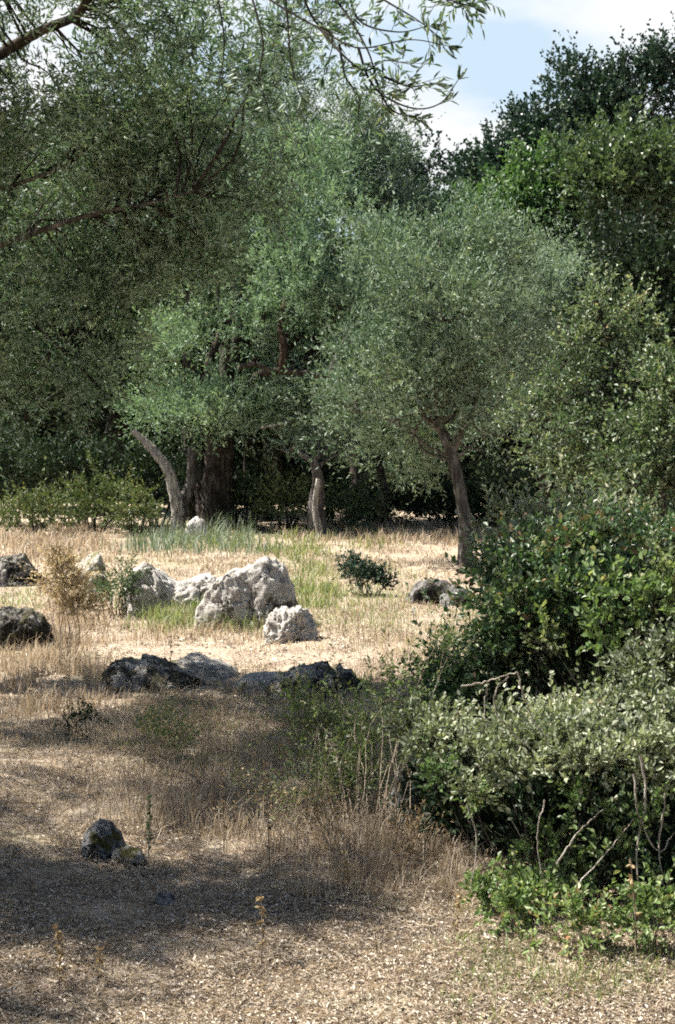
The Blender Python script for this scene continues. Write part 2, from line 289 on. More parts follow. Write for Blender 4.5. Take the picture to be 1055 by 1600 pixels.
# ------------------------------------------------------------------ rocks
def rock(label, px, py, wpx, hpx, mt, seed, depth=.8, flat=0.0, name='rock', sink=.3, rough=.22, cat='rock', group=None, rot=0.0, facets=5, prof=None):
    """px, py: bottom middle of the rock in the picture; width and height in photo pixels"""
    b = P(px, py); D = b[1]; rx = m(wpx, D) / 2; h = m(hpx, D); ry = rx * depth
    b = b + np.array([0, ry * .6, 0]); b[2] = gz(b[0], b[1])
    bm_ = bpy.data.meshes.new(name); import bmesh
    bm = bmesh.new(); bmesh.ops.create_icosphere(bm, subdivisions=6 if wpx > 90 else 5, radius=1)
    co = np.array([v.co[:] for v in bm.verts]); rs = np.random.default_rng(seed); pw = 2.9; co = co / ((np.abs(co) ** pw).sum(1) ** (1 / pw))[:, None]
    pl = unit(rs.normal(size=(facets + 6, 3)) * np.array([1, 1, .8])); dd = .78 + .3 * rs.random(len(pl))
    for q, e in zip(pl, dd):
        s = co @ q; ex = np.clip(s - e, 0, None); co = co - q * (ex * .85)[:, None]
    o_ = rs.random(3) * 50; sgn = unit(co)
    co = co * np.array([rx, ry, h]); sz_ = (rx * ry * h) ** (1 / 3)
    sk = rs.normal(size=2) * .18; co[:, 0] += sk[0] * np.clip(co[:, 2], 0, None) * rx / h * .6
    nd = np.empty(len(co))
    for i, c in enumerate(co):
        q = c / sz_; v = Vector(tuple(q * .9 + o_)); a = noise.fractal(v, 1.0, 2.1, 3)
        wv = Vector(tuple(q * 1.5 + o_ + np.array([a, a, a]) * .5)); r_ = noise.ridged_multi_fractal(wv, .9, 2.2, 5, 1.0, 2.0)
        ce = noise.voronoi(Vector(tuple(q * 2.2 + o_ * 2 + a)))[0]; k = noise.fractal(Vector(tuple(q * 7 + o_)), .7, 2.0, 4)
        cl = noise.fractal(Vector(tuple(q * 1.7 + o_ * 3)), .9, 2.0, 4); nd[i] = a * .34 - .30 * math.exp(-(cl / .03) ** 2) - r_ * .06 + .12 * round(noise.noise(Vector(tuple(q * 2.1 + o_))) * 4) / 2 + k * .16
    co = co + sgn * (nd * rough * 1.6 * sz_)[:, None]
    zmax = co[:, 2].max(); co[:, 0] *= rx / (np.abs(co[:, 0]).max()); co[:, 2] = co[:, 2] / zmax
    co[:, 2] = np.where(co[:, 2] > 0, co[:, 2], co[:, 2] * .5)
    if prof:                                             # bring the top outline to the one wanted
        xb = np.linspace(-1, 1, 25); xn = co[:, 0] / rx; mxz = np.array([max([.2 * h] + list(co[np.abs(xn - q) < .09, 2])) for q in xb * .96]) 
        wish = np.interp(xn, [q[0] for q in prof], [q[1] for q in prof]); co[:, 2] *= np.where(co[:, 2] > 0, wish / np.interp(xn, xb, mxz) * (1 + .03 * nd / (np.abs(nd).max() + 1e-6)), 1)
    ca, sa = math.cos(rot), math.sin(rot); x = co[:, 0]; y = co[:, 1]
    co = np.stack([x * ca - y * sa, x * sa + y * ca, co[:, 2] * (h + sink * h) - sink * h], 1)
    for v, c in zip(bm.verts, co): v.co = c
    for f in bm.faces: f.smooth = True
    bm.to_mesh(bm_); bm.free(); bm_.materials.append(mt)
    o = bpy.data.objects.new(name, bm_); C.objects.link(o); o.location = b; tag(o, label, cat, group)
    return o
rock('large whitish boulder with a rounded top, tallest stone in the clearing', 386, 980, 178, 106, R_WHITE, 111, .75, name='boulder', cat='boulder', rough=.15, prof=[(-1, .1), (-.92, .45), (-.75, .62), (-.45, .80), (0, .92), (.35, 1), (.62, .97), (.82, .8), (.95, .5), (1, .1)])
rock('low pale rock ledge running left from the large whitish boulder', 276, 955, 180, 76, R_WHITE, 112, .5, name='rock', rough=.17, prof=[(-1, .1), (-.93, .7), (-.8, .97), (-.55, 1), (-.3, .86), (-.05, .68), (.2, .72), (.6, .84), (.95, .8), (1, .2)])
rock('small white lumpy rock at the foot of the large boulder', 455, 1003, 92, 54, R_WHITE, 13, .7, .3, rough=.34)
rock('dark capped rock at the left edge behind the dry yellow plant', 14, 916, 110, 52, R_DARK, 14, .7, .4)
rock('dark rounded rock cut off by the left edge, nearer than the other', 10, 1016, 136, 64, R_BLACK, 15, .7, .3, rough=.18)
rock('dark lichen covered flat rock left of the bare pale slab', 232, 1080, 180, 50, R_DARK, 16, .9, prof=[(-1, .1), (-.9, .7), (-.7, .98), (-.1, 1), (.4, .74), (.9, .4), (1, .1)])
rock('bare pale slab half buried between two dark flat rocks', 300, 1060, 150, 32, R_PALE, 17, .9, rough=.14)
rock('long low dark flat rock with black lichen in the middle', 490, 1094, 200, 54, R_DARK, 18, .7, prof=[(-1, .1), (-.85, .5), (-.4, .85), (-.1, 1), (.5, .9), (.9, .55), (1, .1)])
rock('smooth grey slab leaning against the long dark flat rock', 412, 1088, 110, 34, R_PALE, 19, .7, .3, rough=.12)
rock('dark rock in front of the right olive trunk, beside the dark shrub', 670, 944, 90, 38, R_BLACK, 20, .7, .4)
rock('smaller dark rock just below the right olive trunk', 712, 948, 50, 36, R_GREY, 21, .7, .3)
rock('buried pale stone behind the dry yellow plant', 133, 912, 66, 48, R_PALE, 22, .8, .4)
rock('pale stone in the grass left of the dark bushy shrub', 150, 940, 44, 44, R_PALE, 28, .8, .2)
rock('pale rock lying against the foot of the thick olive trunk', 306, 842, 42, 34, R_WHITE, 23, .7, .2)
rock('mossy grey rock in the leaf litter in the foreground shade', 166, 1346, 96, 60, R_GREY, 24, .9, rough=.2, prof=[(-1, .2), (-.8, .7), (-.3, 1), (.1, .9), (.5, .55), (1, .15)])
rock('long grey stone leaning on the mossy foreground rock', 206, 1356, 74, 26, R_GREY, 27, .6, rough=.15, rot=-.5)
rock('small bluish grey stone in the foreground leaf litter', 254, 1418, 40, 22, R_GREY, 25, .7, .3, name='stone', cat='stone')
rock('grey rock under the left end of the grey leaved bramble', 640, 1292, 66, 90, R_GREY, 26, .7, .3)

# ------------------------------------------------------------------ trees
def piece_set(root, name, items, matl, origin, sides=4):
    items = sorted(items, key=lambda q: -len(q[0]) * q[1][0] - np.linalg.norm(q[0][-1] - q[0][0]) * q[1][0] * 50)
    for lp, rad in items[:90]:
        mb = MB(); tube(mb, lp, rad, sides); mb.obj(name, matl, root, origin)
    if len(items) > 90:
        mb = MB()
        for lp, rad in items[90:]: tube(mb, lp, rad, sides)
        o = mb.obj('fine_' + name, matl, root, origin); o['kind'] = 'stuff'
def tree(name, label, cat, D, base, trunk, lobes, leafm, barkm, tr=.2, leaf=(.075, .022), per_m2=5.5, crad=.36, tl=.36, twigs=12, per=9, gap=.3, up=.25, seed=1,
         nlimb=None, fork=None, sub=.16, near=False, limbs=(), twr=0, group=None, shell=.5, gs=1.0, nup=.5, spread=.9, sides=10, subr=.018, limbr=.3):
    """trunk: picture points at depth D; lobes: (px, py, rx, ry, depth offset, depth radius in px)"""
    b = P(*base) if base[1] is not None else np.array([at(base[0], 800, D)[0], D, float(gz(at(base[0], 800, D)[0], D))])
    if base[1] is not None: D = b[1]
    root = thing(name, label, cat, b, group)
    tp = [b - np.array([0, 0, .15])] + [at(q[0], q[1], D + (q[2] if len(q) > 2 else 0)) for q in trunk]
    pts = spline(tp, 10 + 6 * len(tp)); n = len(pts); t = np.linspace(0, 1, n)
    rad = tr * (1 - .62 * t) * (1 + .7 * np.exp(-t * 16))
    mb = MB(); tube(mb, pts, rad, max(sides, 14), .06)
    mb.obj('trunk', barkm, root, b)
    LB = [(at(l[0], l[1], D + l[4]), np.array([m(l[2], D + l[4]), m(l[5] if len(l) > 5 else (l[2] + l[3]) / 2, D + l[4]), m(l[3], D + l[4])])) for l in lobes]
    cen, out, cr_, val = lobes_to_clumps(LB, per_m2, crad, shell, gap, gs, seed)
    # limbs from the upper trunk into every lobe
    tops = pts[int(n * .55):]
    nodes = [pts[int(n * .6):]]
    for k, (c, r) in enumerate(LB):
        if nlimb is not None and k >= nlimb: break
        s = tops[min(len(tops) - 1, int(rng.random() * len(tops)))]
        lp = wob(s, c + np.array([0, 0, -.1 * r[2]]), 5, .07, .06); mb = MB()
        tube(mb, lp, np.linspace(tr * limbr, tr * .1, len(lp)), 7, .04); mb.obj('limb', barkm, root, b); nodes.append(lp)
    for q in limbs:                                        # limbs the photograph shows: picture points with depth offsets, radius
        lp = spline([at(a[0], a[1], D + a[2]) for a in q[0]], 6 * len(q[0])); mb = MB()
        tube(mb, lp, np.linspace(q[1], q[1] * (q[3] if len(q) > 3 else .35), len(lp)), 8, .06); mb.obj('limb', q[2] if len(q) > 2 and q[2] else barkm, root, b); nodes.append(lp)
    allp = np.vstack(nodes); its = []; pick = np.where(rng.random(len(cen)) < sub)[0][:34]
    for i in pick:
        dd = np.linalg.norm(allp - cen[i], axis=1); s = allp[dd.argmin()]
        lp = wob(s, cen[i], 4, .06, .02); its.append((lp, np.linspace(subr, subr * .3, len(lp))))
    piece_set(root, 'branch', its, barkm, b)
    fb = MB(); tw = MB() if twr else None
    foliage(fb, tw, cen, out, cr_, val, twigs, per, tl, leaf[0], leaf[1], up, spread, near, nup, twr)
    fb.obj('crown', leafm, root, b, False)
    if tw and tw.v: tw.obj('twigs', TWIG, root, b)['kind'] = 'stuff'
    return root

# central olive: thick trunk at the back of the clearing, crown with sunlight in its leaf colour
tree('olive_tree', 'big central olive with a bright green crown over a thick ribbed trunk', 'olive tree', 0, (338, 828), [(336, 780), (342, 700), (350, 640), (400, 590)],
     [(430, 340, 95, 80, 0), (500, 400, 100, 85, -.6), (420, 440, 100, 85, -1), (530, 480, 85, 75, -.8), (340, 430, 75, 80, 0), (350, 520, 85, 70, -.8), (560, 400, 65, 80, .4),
      (330, 620, 65, 45, -.8), (400, 635, 70, 38, -1), (480, 625, 70, 38, -1), (550, 610, 60, 45, -.6), (420, 540, 90, 30, .8), (370, 370, 60, 60, .5), (290, 560, 70, 70, -.2), (270, 650, 50, 45, 0), (460, 660, 70, 35, .5), (600, 470, 50, 70, .2), (590, 560, 50, 60, .6), (470, 300, 70, 60, 1), (590, 510, 50, 70, -.2), (585, 600, 45, 45, 0), (610, 420, 45, 50, .8), (450, 540, 110, 70, 2.5), (540, 660, 60, 50, 1.5), (340, 650, 60, 50, 1.6), (300, 655, 45, 26, -.9), (345, 665, 45, 22, -1), (390, 668, 40, 18, -1)],
     OLIVE_SUNLIT, BARK_DARK, .36, (.105, .031), 4.6, .44, .42, 18, 9, .60, .4, 2, gs=.75,
     limbs=[([(345, 690, 0), (390, 600, -.8), (425, 580, -1.6), (470, 582, -1.8), (530, 592, -1.8), (585, 585, -1.8)], .10, BARK_DARK, .3),
            ([(440, 585, -1.7), (443, 545, -1.7), (438, 510, -1.5), (446, 470, -1.2)], .09, BARK_RED, .5),
            ([(370, 575, -1.6), (400, 570, -1.7), (430, 582, -1.7)], .05, BARK_DARK, .8),
            ([(515, 580, -1.8), (530, 545, -1.7), (545, 520, -1.6)], .04, BARK_PALE, .5),
            ([(470, 640, -1.2), (455, 655, -1.6), (440, 662, -1.8), (408, 668, -1.9)], .03, BARK_PALE, .5),
            ([(322, 820, .1), (316, 760, .2), (310, 700, .3), (300, 640, .3)], .2, BARK_DARK, .6)])
tree('olive_tree', 'right olive with a bare bent trunk standing alone in the clearing', 'olive tree', 0, (726, 884), [(727, 830), (718, 770), (706, 715), (686, 672), (668, 655)],
     [(660, 410, 75, 70, 0), (735, 420, 60, 75, 0), (620, 500, 70, 75, 0), (700, 500, 85, 75, -.5), (760, 520, 55, 75, .4), (650, 590, 75, 55, -.3), (725, 600, 70, 50, 0),
      (680, 640, 60, 28, .6), (745, 640, 45, 45, .3), (620, 700, 50, 60, 1.2), (760, 700, 45, 50, .8), (690, 355, 60, 40, .4), (800, 450, 40, 60, .6), (800, 600, 60, 60, 1), (590, 640, 50, 50, .8), (800, 680, 50, 60, 1.2), (700, 650, 44, 24, -.5), (650, 640, 40, 22, -.4), (835, 560, 40, 50, .3), (575, 560, 45, 50, .2), (590, 450, 45, 50, .2), (560, 640, 50, 36, .3), (700, 745, 40, 40, .9), (770, 545, 50, 50, -.4)],
     OLIVE, BARK, .105, (.09, .026), 5.6, .34, .38, 17, 9, .62, .3, 3, gs=1.0, limbr=.24,
     limbs=[([(706, 715, 0), (716, 680, 0), (735, 650, .1), (750, 600, .2)], .07), ([(690, 676, 0), (660, 650, -.2), (625, 652, -.3), (608, 665, -.3)], .026, BARK),
            ([(709, 722, 0), (722, 708, 0), (745, 690, 0)], .04)])
tree('olive_tree', 'small olive with a pale streaked short trunk under the central crown', 'olive tree', 0, (496, 838), [(492, 790), (497, 750), (488, 715)],
     [(500, 690, 75, 30, .3), (560, 700, 60, 35, .6), (440, 700, 60, 30, .6), (530, 660, 60, 30, 1)], OLIVE, BARK, .17, (.08, .024), 7, .25, .3, 8, 9, .35, .1, 4,
     limbs=[([(500, 834, -.3), (492, 790, -.32), (498, 748, -.3)], .075, BARK_PALE, .6)])
tree('olive_tree', 'pale silver olive between the right olive and the yellow green tree', 'olive tree', 26, (850, None), [(850, 760), (845, 700), (850, 620)],
     [(850, 500, 70, 80, 0), (820, 560, 65, 75, 0), (880, 560, 60, 80, .4), (840, 440, 40, 40, .5), (860, 640, 70, 50, 0), (880, 450, 40, 50, .8), (800, 640, 60, 60, .5), (900, 640, 60, 70, .8), (800, 480, 40, 50, .6)], OLIVE_PALE, BARK_DARK, .11, (.075, .02), 9, .30, .38, 14, 10, .35, .4, 5)
tree('olive_tree', 'tall olive rising behind the central olive against the sky', 'olive tree', 33, (560, None), [(560, 700), (555, 600), (550, 420)],
     [(540, 235, 70, 65, 0), (585, 280, 48, 62, 0), (500, 290, 60, 60, 0), (600, 340, 55, 60, 0), (640, 355, 50, 50, .5), (545, 330, 80, 60, .5), (470, 260, 40, 50, .4), (565, 205, 34, 26, .3), (620, 400, 60, 50, 1)],
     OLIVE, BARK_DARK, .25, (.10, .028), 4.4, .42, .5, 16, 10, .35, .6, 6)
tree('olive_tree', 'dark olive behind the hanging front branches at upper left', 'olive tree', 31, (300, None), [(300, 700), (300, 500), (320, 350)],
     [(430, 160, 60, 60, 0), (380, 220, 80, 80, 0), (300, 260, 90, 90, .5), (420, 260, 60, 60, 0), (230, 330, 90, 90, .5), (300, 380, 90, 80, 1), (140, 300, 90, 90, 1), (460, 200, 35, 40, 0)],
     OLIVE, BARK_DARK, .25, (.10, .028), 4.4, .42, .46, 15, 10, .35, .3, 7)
# holm oaks along the skyline
def oak(label, D, bx, lobes, leafm=OAK, seed=9, tr=.3, leaf=(.13, .085), name='oak_tree', per_m2=2.9, gap=.42, cat='oak tree', crad=.55, **k):
    tree(name, label, cat, D, (bx, None), [(bx, 740), (bx + 8, 600), (bx - 4, 420)], lobes, leafm, BARK_DARK, tr, leaf, per_m2, crad, .38, 13, 9, gap, .3, seed, sub=.12, gs=.6, **k)
oak('tallest dark evergreen oak on the skyline at the right edge', 42, 1010, [(1015, 150, 52, 55, 0), (950, 185, 48, 52, 0), (1068, 150, 55, 60, 0), (960, 240, 80, 75, 0), (1040, 250, 80, 85, 0), (905, 145, 34, 40, .3), (1000, 350, 110, 90, 0), (978, 125, 24, 24, 0), (1042, 112, 24, 26, 0)], seed=10)
oak('dark evergreen oak stepping down left of the tallest skyline oak', 42, 850, [(840, 210, 34, 36, 0), (795, 258, 38, 42, 0), (870, 230, 60, 75, 0), (762, 296, 42, 46, 0), (850, 320, 90, 75, 0), (790, 330, 60, 60, 0), (885, 150, 24, 30, 0), (742, 272, 18, 20, .2)], seed=11)
oak('dark sparse evergreen oak with sky showing through, behind the olives', 44, 680, [(650, 275, 32, 32, 0), (690, 320, 45, 46, 0), (640, 320, 45, 46, 0), (706, 280, 18, 20, 0), (670, 370, 80, 60, 0), (725, 330, 40, 60, 0), (618, 255, 20, 24, 0)], seed=12, gap=.6, per_m2=2.6)
oak('fresh green oak below the dark skyline oaks', 33, 830, [(825, 330, 55, 55, 0), (880, 370, 75, 70, 0), (800, 400, 65, 60, 0), (770, 350, 40, 35, 0), (860, 300, 35, 40, 0), (840, 440, 80, 60, 0), (770, 430, 40, 50, .2)], GREEN, 13, per_m2=3.8)
oak('wide green oak at the right under the tallest skyline oak', 32, 980, [(940, 280, 55, 50, 0), (990, 330, 80, 65, 0), (1040, 300, 60, 60, 0), (950, 370, 70, 60, -.3), (1050, 390, 70, 70, -.3), (905, 330, 40, 45, 0), (985, 250, 40, 36, .5)], DULL, 14, per_m2=3.8)
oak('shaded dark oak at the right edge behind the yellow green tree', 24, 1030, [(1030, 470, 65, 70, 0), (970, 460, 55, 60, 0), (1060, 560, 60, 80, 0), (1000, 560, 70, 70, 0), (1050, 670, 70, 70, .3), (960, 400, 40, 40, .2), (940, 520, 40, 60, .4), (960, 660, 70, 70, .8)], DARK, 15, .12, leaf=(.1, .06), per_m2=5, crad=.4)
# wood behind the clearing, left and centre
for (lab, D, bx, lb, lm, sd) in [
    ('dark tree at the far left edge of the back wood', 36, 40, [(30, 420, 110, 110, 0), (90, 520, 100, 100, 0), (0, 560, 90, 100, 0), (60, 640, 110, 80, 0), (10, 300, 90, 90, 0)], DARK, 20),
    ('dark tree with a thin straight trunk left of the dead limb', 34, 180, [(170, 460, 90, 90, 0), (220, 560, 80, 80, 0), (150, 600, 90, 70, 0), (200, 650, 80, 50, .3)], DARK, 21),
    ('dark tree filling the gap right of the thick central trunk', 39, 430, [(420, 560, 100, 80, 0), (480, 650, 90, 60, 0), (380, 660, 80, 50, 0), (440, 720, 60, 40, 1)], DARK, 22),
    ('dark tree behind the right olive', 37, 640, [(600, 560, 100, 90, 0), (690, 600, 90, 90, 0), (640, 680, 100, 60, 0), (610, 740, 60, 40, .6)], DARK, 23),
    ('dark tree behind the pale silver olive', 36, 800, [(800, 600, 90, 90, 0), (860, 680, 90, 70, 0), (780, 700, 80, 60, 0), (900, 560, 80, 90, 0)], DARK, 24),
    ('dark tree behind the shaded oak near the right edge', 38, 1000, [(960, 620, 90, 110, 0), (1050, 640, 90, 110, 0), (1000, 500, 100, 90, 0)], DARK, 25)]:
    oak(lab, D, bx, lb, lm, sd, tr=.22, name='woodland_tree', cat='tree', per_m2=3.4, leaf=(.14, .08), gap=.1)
def surrounding_wood():                              # the wood closes the clearing behind and beside the viewer too
    LB = []
    for x, y, h in [(-7, -9, 9), (0, -12, 10), (7, -8, 9), (10, 3, 8), (-10, 1, 7), (11, 12, 9)]:
        b = np.array([x, y, float(gz(x, y))])
        LB += [(b + [0, 0, h * .62], (2.8, 2.4, h * .36)), (b + [1.2, .6, h * .45], (2.0, 2.0, h * .26)), (b + [-1.2, -.4, h * .4], (2.0, 2.0, h * .26)), (b + [0, .5, h * .2], (2.2, 1.6, h * .2))]
    cen, out, c_, v_ = lobes_to_clumps(LB, 2.6, .5, .4, .1, 1, 200); fb = MB(); foliage(fb, None, cen, out, c_, v_, 10, 8, .4, .16, .10)
    tag(fb.obj('surrounding_wood', DARK, smooth=False), 'dark wood closing the clearing beside and behind the viewer', 'wood', kind='stuff')
surrounding_wood()
def wood():
    LB = []
    for i in range(46):
        x = -19 + 38 * (i + rng.random()) / 46; y = 41 + 5 * rng.random(); z = float(gz(x, y)); h = 2.2 + 4.2 * rng.random()
        LB.append((np.array([x, y, z + h * .5]), np.array([1.7, 1.5, h * .55])))
        LB.append((np.array([x + rng.normal() * .5, y + 3, z + 3 + h * .5]), np.array([1.9, 1.5, 2.2])))
    for i in range(60):
        x = -20 + 40 * (i + rng.random()) / 60; y = 40 + 3 * rng.random(); LB.append((np.array([x, y, float(gz(x, y)) + .3]), np.array([1.0, .9, 1.2])))
    cen, out, cr_, val = lobes_to_clumps(LB, 4.5, .4, .4, .0, 1, 99); fb = MB(); foliage(fb, None, cen, out, cr_, val, 8, 8, .36, .17, .10)
    tag(fb.obj('distant_wood', DARK, smooth=False), 'dark mass of far trees closing the clearing', 'wood', kind='stuff')
wood()
# thin trunks in the shade of the back wood
for k, (x, y, tx, ty, lab) in enumerate([(182, 812, 176, 640, 'thin dark trunk in the shade left of the dead limb'), (385, 822, 392, 660, 'thin dark trunk just right of the thick central trunk'),
        (600, 826, 592, 690, 'thin dark trunk between the pale trunk and the right olive'), (420, 815, 415, 680, 'faint thin trunk second right of the thick central trunk')]):
    b = P(x, y); top = at(tx, ty, b[1]); r0 = thing('slender_tree', lab, 'tree', b)
    mb = MB(); tube(mb, wob(b - np.array([0, 0, .1]), top, 6, .02), np.linspace(.12, .06, 12), 8, .06); mb.obj('trunk', BARK_DARK, r0, b)
    cen, out, c_, v_ = lobes_to_clumps([(top + np.array([0, 0, .3]), (.9, .9, .6))], 8, .25, .4, .3, 1, k); fb = MB()
    foliage(fb, None, cen, out, c_, v_, 8, 9, .3, .09, .03); fb.obj('crown', DARK, r0, b, False)
# leaning dead limb
b = P(272, 838); D = b[1]; r0 = thing('dead_tree', 'grey leaning dead stump with a bare broken limb bending left', 'dead tree', b)
mb = MB(); tube(mb, spline([b - [0, 0, .1], at(276, 800, D), at(270, 765, D), at(262, 735, D), at(243, 708, D), at(226, 690, D), at(208, 673, D)], 40), np.linspace(.125, .055, 40) , 14, .09); mb.obj('trunk', BARK_PALE, r0, b)
mb = MB(); tube(mb, spline([at(274, 838, D + .2), at(282, 790, D + .3), at(296, 760, D + .4), at(300, 700, D + .5)], 20), np.linspace(.13, .07, 20), 10, .1); mb.obj('stump', BARK, r0, b)
# yellow green slender tree on the right, nearer
def near_tree(label, D, bx, trunk, lobes, lm, leaf, seed, tr, per_m2, **k):
    return tree('young_tree', label, 'tree', D, (bx, None), trunk, lobes, lm, TWIG, tr, leaf, per_m2, .13, .22, 6, 8, k.pop('gap', .45), .35, seed, near=True, **k)
near_tree('slender yellow green tree with a thin upright trunk, right of centre', 13, 972, [(972, 820), (966, 700), (962, 600), (950, 520), (930, 470)],
          [(935, 490, 22, 40, 0), (905, 545, 34, 34, 0), (965, 560, 40, 50, .2), (925, 600, 36, 40, 0), (860, 690, 60, 34, -.3), (940, 690, 50, 44, 0), (1015, 640, 40, 60, 0), (820, 660, 40, 24, .2), (885, 630, 44, 34, .2), (985, 720, 50, 40, 0), (900, 745, 60, 40, .2), (985, 500, 24, 34, .3)],
          MIDG, (.044, .024), 31, .035, 34, gap=.62, twr=.002)
near_tree('leafy light green tree cut by the right edge above the shrub', 12, 1075, [(1075, 760), (1065, 680), (1055, 620)],
          [(1040, 700, 60, 60, 0), (1080, 640, 60, 60, 0), (1000, 760, 60, 50, 0), (1060, 780, 60, 50, 0), (1050, 600, 40, 40, 0)], MIDG, (.046, .026), 32, .04, 32, gap=.5, twr=.002)

# ------------------------------------------------------------------ front olive hanging in from the upper left
def front_olive():
    b = np.array([-4.6, 11.0, 0.0]); b[2] = gz(b[0], b[1])
    root = thing('olive_tree', 'near olive whose dark branches hang in from the upper left', 'olive tree', b)
    trunk = spline([b - [0, 0, .2], b + [.1, -.1, .9], b + [.05, 0, 1.7], b + [.25, -.2, 2.5]], 24)
    mb = MB(); tube(mb, trunk, np.linspace(.34, .2, 24), 16, .07); mb.obj('trunk', BARK, root, b)
    nodes = [trunk[14:]]
    def limb(pts, r0_, r1_, mt=BARK_DARK, n=None):
        lp = spline(pts, n or 7 * len(pts)); mb = MB(); tube(mb, lp, np.linspace(r0_, r1_, len(lp)), 8, .05); mb.obj('limb', mt, root, b); nodes.append(lp); return lp
    T = trunk[-1]
    limb([T, at(-250, 190, 10.4), at(-80, 125, 10), at(0, 85, 9.8), at(60, 50, 9.6), at(120, 24, 9.3), at(150, -20, 8.8), at(260, -90, 7.6), at(420, -110, 6.4)], .05, .018, BARK_DARK)
    limb([T, at(-120, 430, 10.6), at(0, 384, 10.5), at(70, 358, 10.3), at(150, 333, 10.2), at(230, 318, 10), at(300, 300, 9.8)], .036, .007, BARK)
    limb([T, at(-100, 305, 10.3), at(0, 294, 10.2), at(60, 276, 10.1), at(110, 255, 10)], .03, .008, BARK)
    limb([T, at(-200, 540, 11), at(-20, 470, 11), at(90, 540, 11), at(160, 610, 11)], .04, .010, BARK_DARK)
    limb([T, b + [-1.0, -1.2, 4.0], b + [-1.4, -2.2, 5.0]], .12, .03)
    limb([T, b + [-.6, 1.0, 4.2], b + [-.4, 1.6, 5.6]], .12, .03)
    LB = []
    for (px, py, rx, ry, D) in [(60, 140, 130, 110, 10.2), (190, 200, 110, 110, 10), (300, 140, 110, 100, 9.8), (250, 320, 120, 95, 10.4), (100, 340, 130, 100, 10.6), (380, 330, 80, 65, 10.2), (350, 50, 95, 65, 9.4),
                                (60, 490, 120, 95, 11), (190, 460, 110, 90, 10.8), (150, 30, 130, 70, 9.4), (410, 230, 70, 60, 10), (-60, 250, 120, 150, 10.4), (-60, 560, 110, 120, 11.2), (450, 130, 55, 60, 9.6),
                                (50, 640, 80, 50, 11.2), (450, 40, 60, 50, 8.6), (280, 430, 80, 60, 10.8), (170, 590, 75, 55, 11.1), (240, 240, 90, 80, 10.8), (110, 230, 90, 80, 10.9), (10, 400, 90, 80, 11)]:
        LB.append((at(px, py, D), np.array([m(rx, D), m((rx + ry) / 2, D) * 1.1, m(ry, D)])))
    for (c, r) in [((-5.0, 7.2, 4.4), (1.3, 1.3, .9)), ((-4.2, 6.6, 5.2), (1.2, 1.2, .6)), ((-5.2, 10.5, 4.6), (1.5, 1.6, 1.2)), ((-3.9, 8.6, 5.6), (1.2, 1.2, .6)), ((-4.6, 6.0, 4.4), (1.2, 1.0, .7)), ((-4.7, 5.1, 4.6), (.8, .6, .4)), ((-5.2, 4.8, 4.4), (1.0, .8, .6)), ((-4.0, 8.2, 5.0), (1.1, 1.3, .6)), ((-3.6, 8.9, 4.9), (1.0, .8, .6)), ((-4.3, 6.6, 4.8), (1.1, 1.1, .6)), ((-4.4, 7.6, 5.0), (.6, .6, .4)), ((-3.6, 9.6, 5.4), (1.3, 1.0, .6))]:  # unseen crown lobes, added outside the frame to shade the foreground
        LB.append((np.array(c), np.array(r)))
    cen, out, cr_, val = lobes_to_clumps(LB, 14, .19, .25, .62, 1.3, 33)
    allp = np.vstack(nodes)
    near = np.array([np.linalg.norm(allp - c, axis=1).min() for c in cen])
    its = []
    for i in np.where(rng.random(len(cen)) < .3)[0]:
        dd = np.linalg.norm(allp - cen[i], axis=1); s = allp[dd.argmin()]
        lp = wob(s, cen[i], 4, .07, .03); r_ = .006 + .006 * rng.random(); its.append((lp, np.linspace(r_ * 1.1, r_ * .3, len(lp))))
    piece_set(root, 'branch', its, BARK_DARK, b)
    fb = MB(); tw = MB()
    foliage(fb, tw, cen, out, cr_, val, 12, 13, .25, .056, .0145, -.05, 1.0, True, .45, .0009)
    # sprays hanging against the sky, tip leaves separate
    st = MB()
    for pts in [[(330, -60, 6.0), (430, 5, 5.8), (500, 45, 5.7), (560, 75, 5.6), (640, 62, 5.6), (700, 72, 5.5)], [(480, -60, 5.8), (540, 20, 5.7), (575, 80, 5.6), (590, 130, 5.6), (600, 165, 5.6)], [(500, 45, 5.7), (540, 90, 5.6), (572, 110, 5.6), (600, 95, 5.6), (640, 100, 5.5)],
                [(560, 75, 5.6), (575, 120, 5.6), (600, 150, 5.6), (650, 170, 5.6), (690, 160, 5.5), (716, 125, 5.5)], [(520, -50, 5.8), (600, 0, 5.7), (650, 30, 5.6), (690, 60, 5.5)], [(610, -60, 5.7), (680, -10, 5.6), (720, 5, 5.5), (740, 12, 5.5)],
                [(380, -50, 6.4), (410, 60, 6.3), (405, 120, 6.3), (420, 170, 6.3)], [(440, -50, 6.2), (450, 40, 6.1), (455, 100, 6.1), (470, 150, 6.1)], [(460, -40, 5.9), (490, 30, 5.9), (520, 60, 5.9), (505, 120, 5.9)],
                [(540, -40, 5.8), (560, 30, 5.8), (620, 50, 5.7), (672, 40, 5.6)], [(530, 70, 5.7), (540, 120, 5.7), (560, 150, 5.7), (560, 190, 5.7)], [(600, 120, 5.6), (640, 135, 5.6), (680, 130, 5.6)], [(585, 120, 5.6), (610, 170, 5.6), (655, 185, 5.6)],
                [(330, -50, 6.6), (350, 60, 6.6), (340, 150, 6.6)], [(620, -50, 5.6), (650, -10, 5.6), (700, 5, 5.6), (745, -5, 5.6)]]:
        lp = spline([at(*q) for q in pts], 30); tube(st, lp, np.linspace(.006, .0016, 30), 5)
        k = 7; 
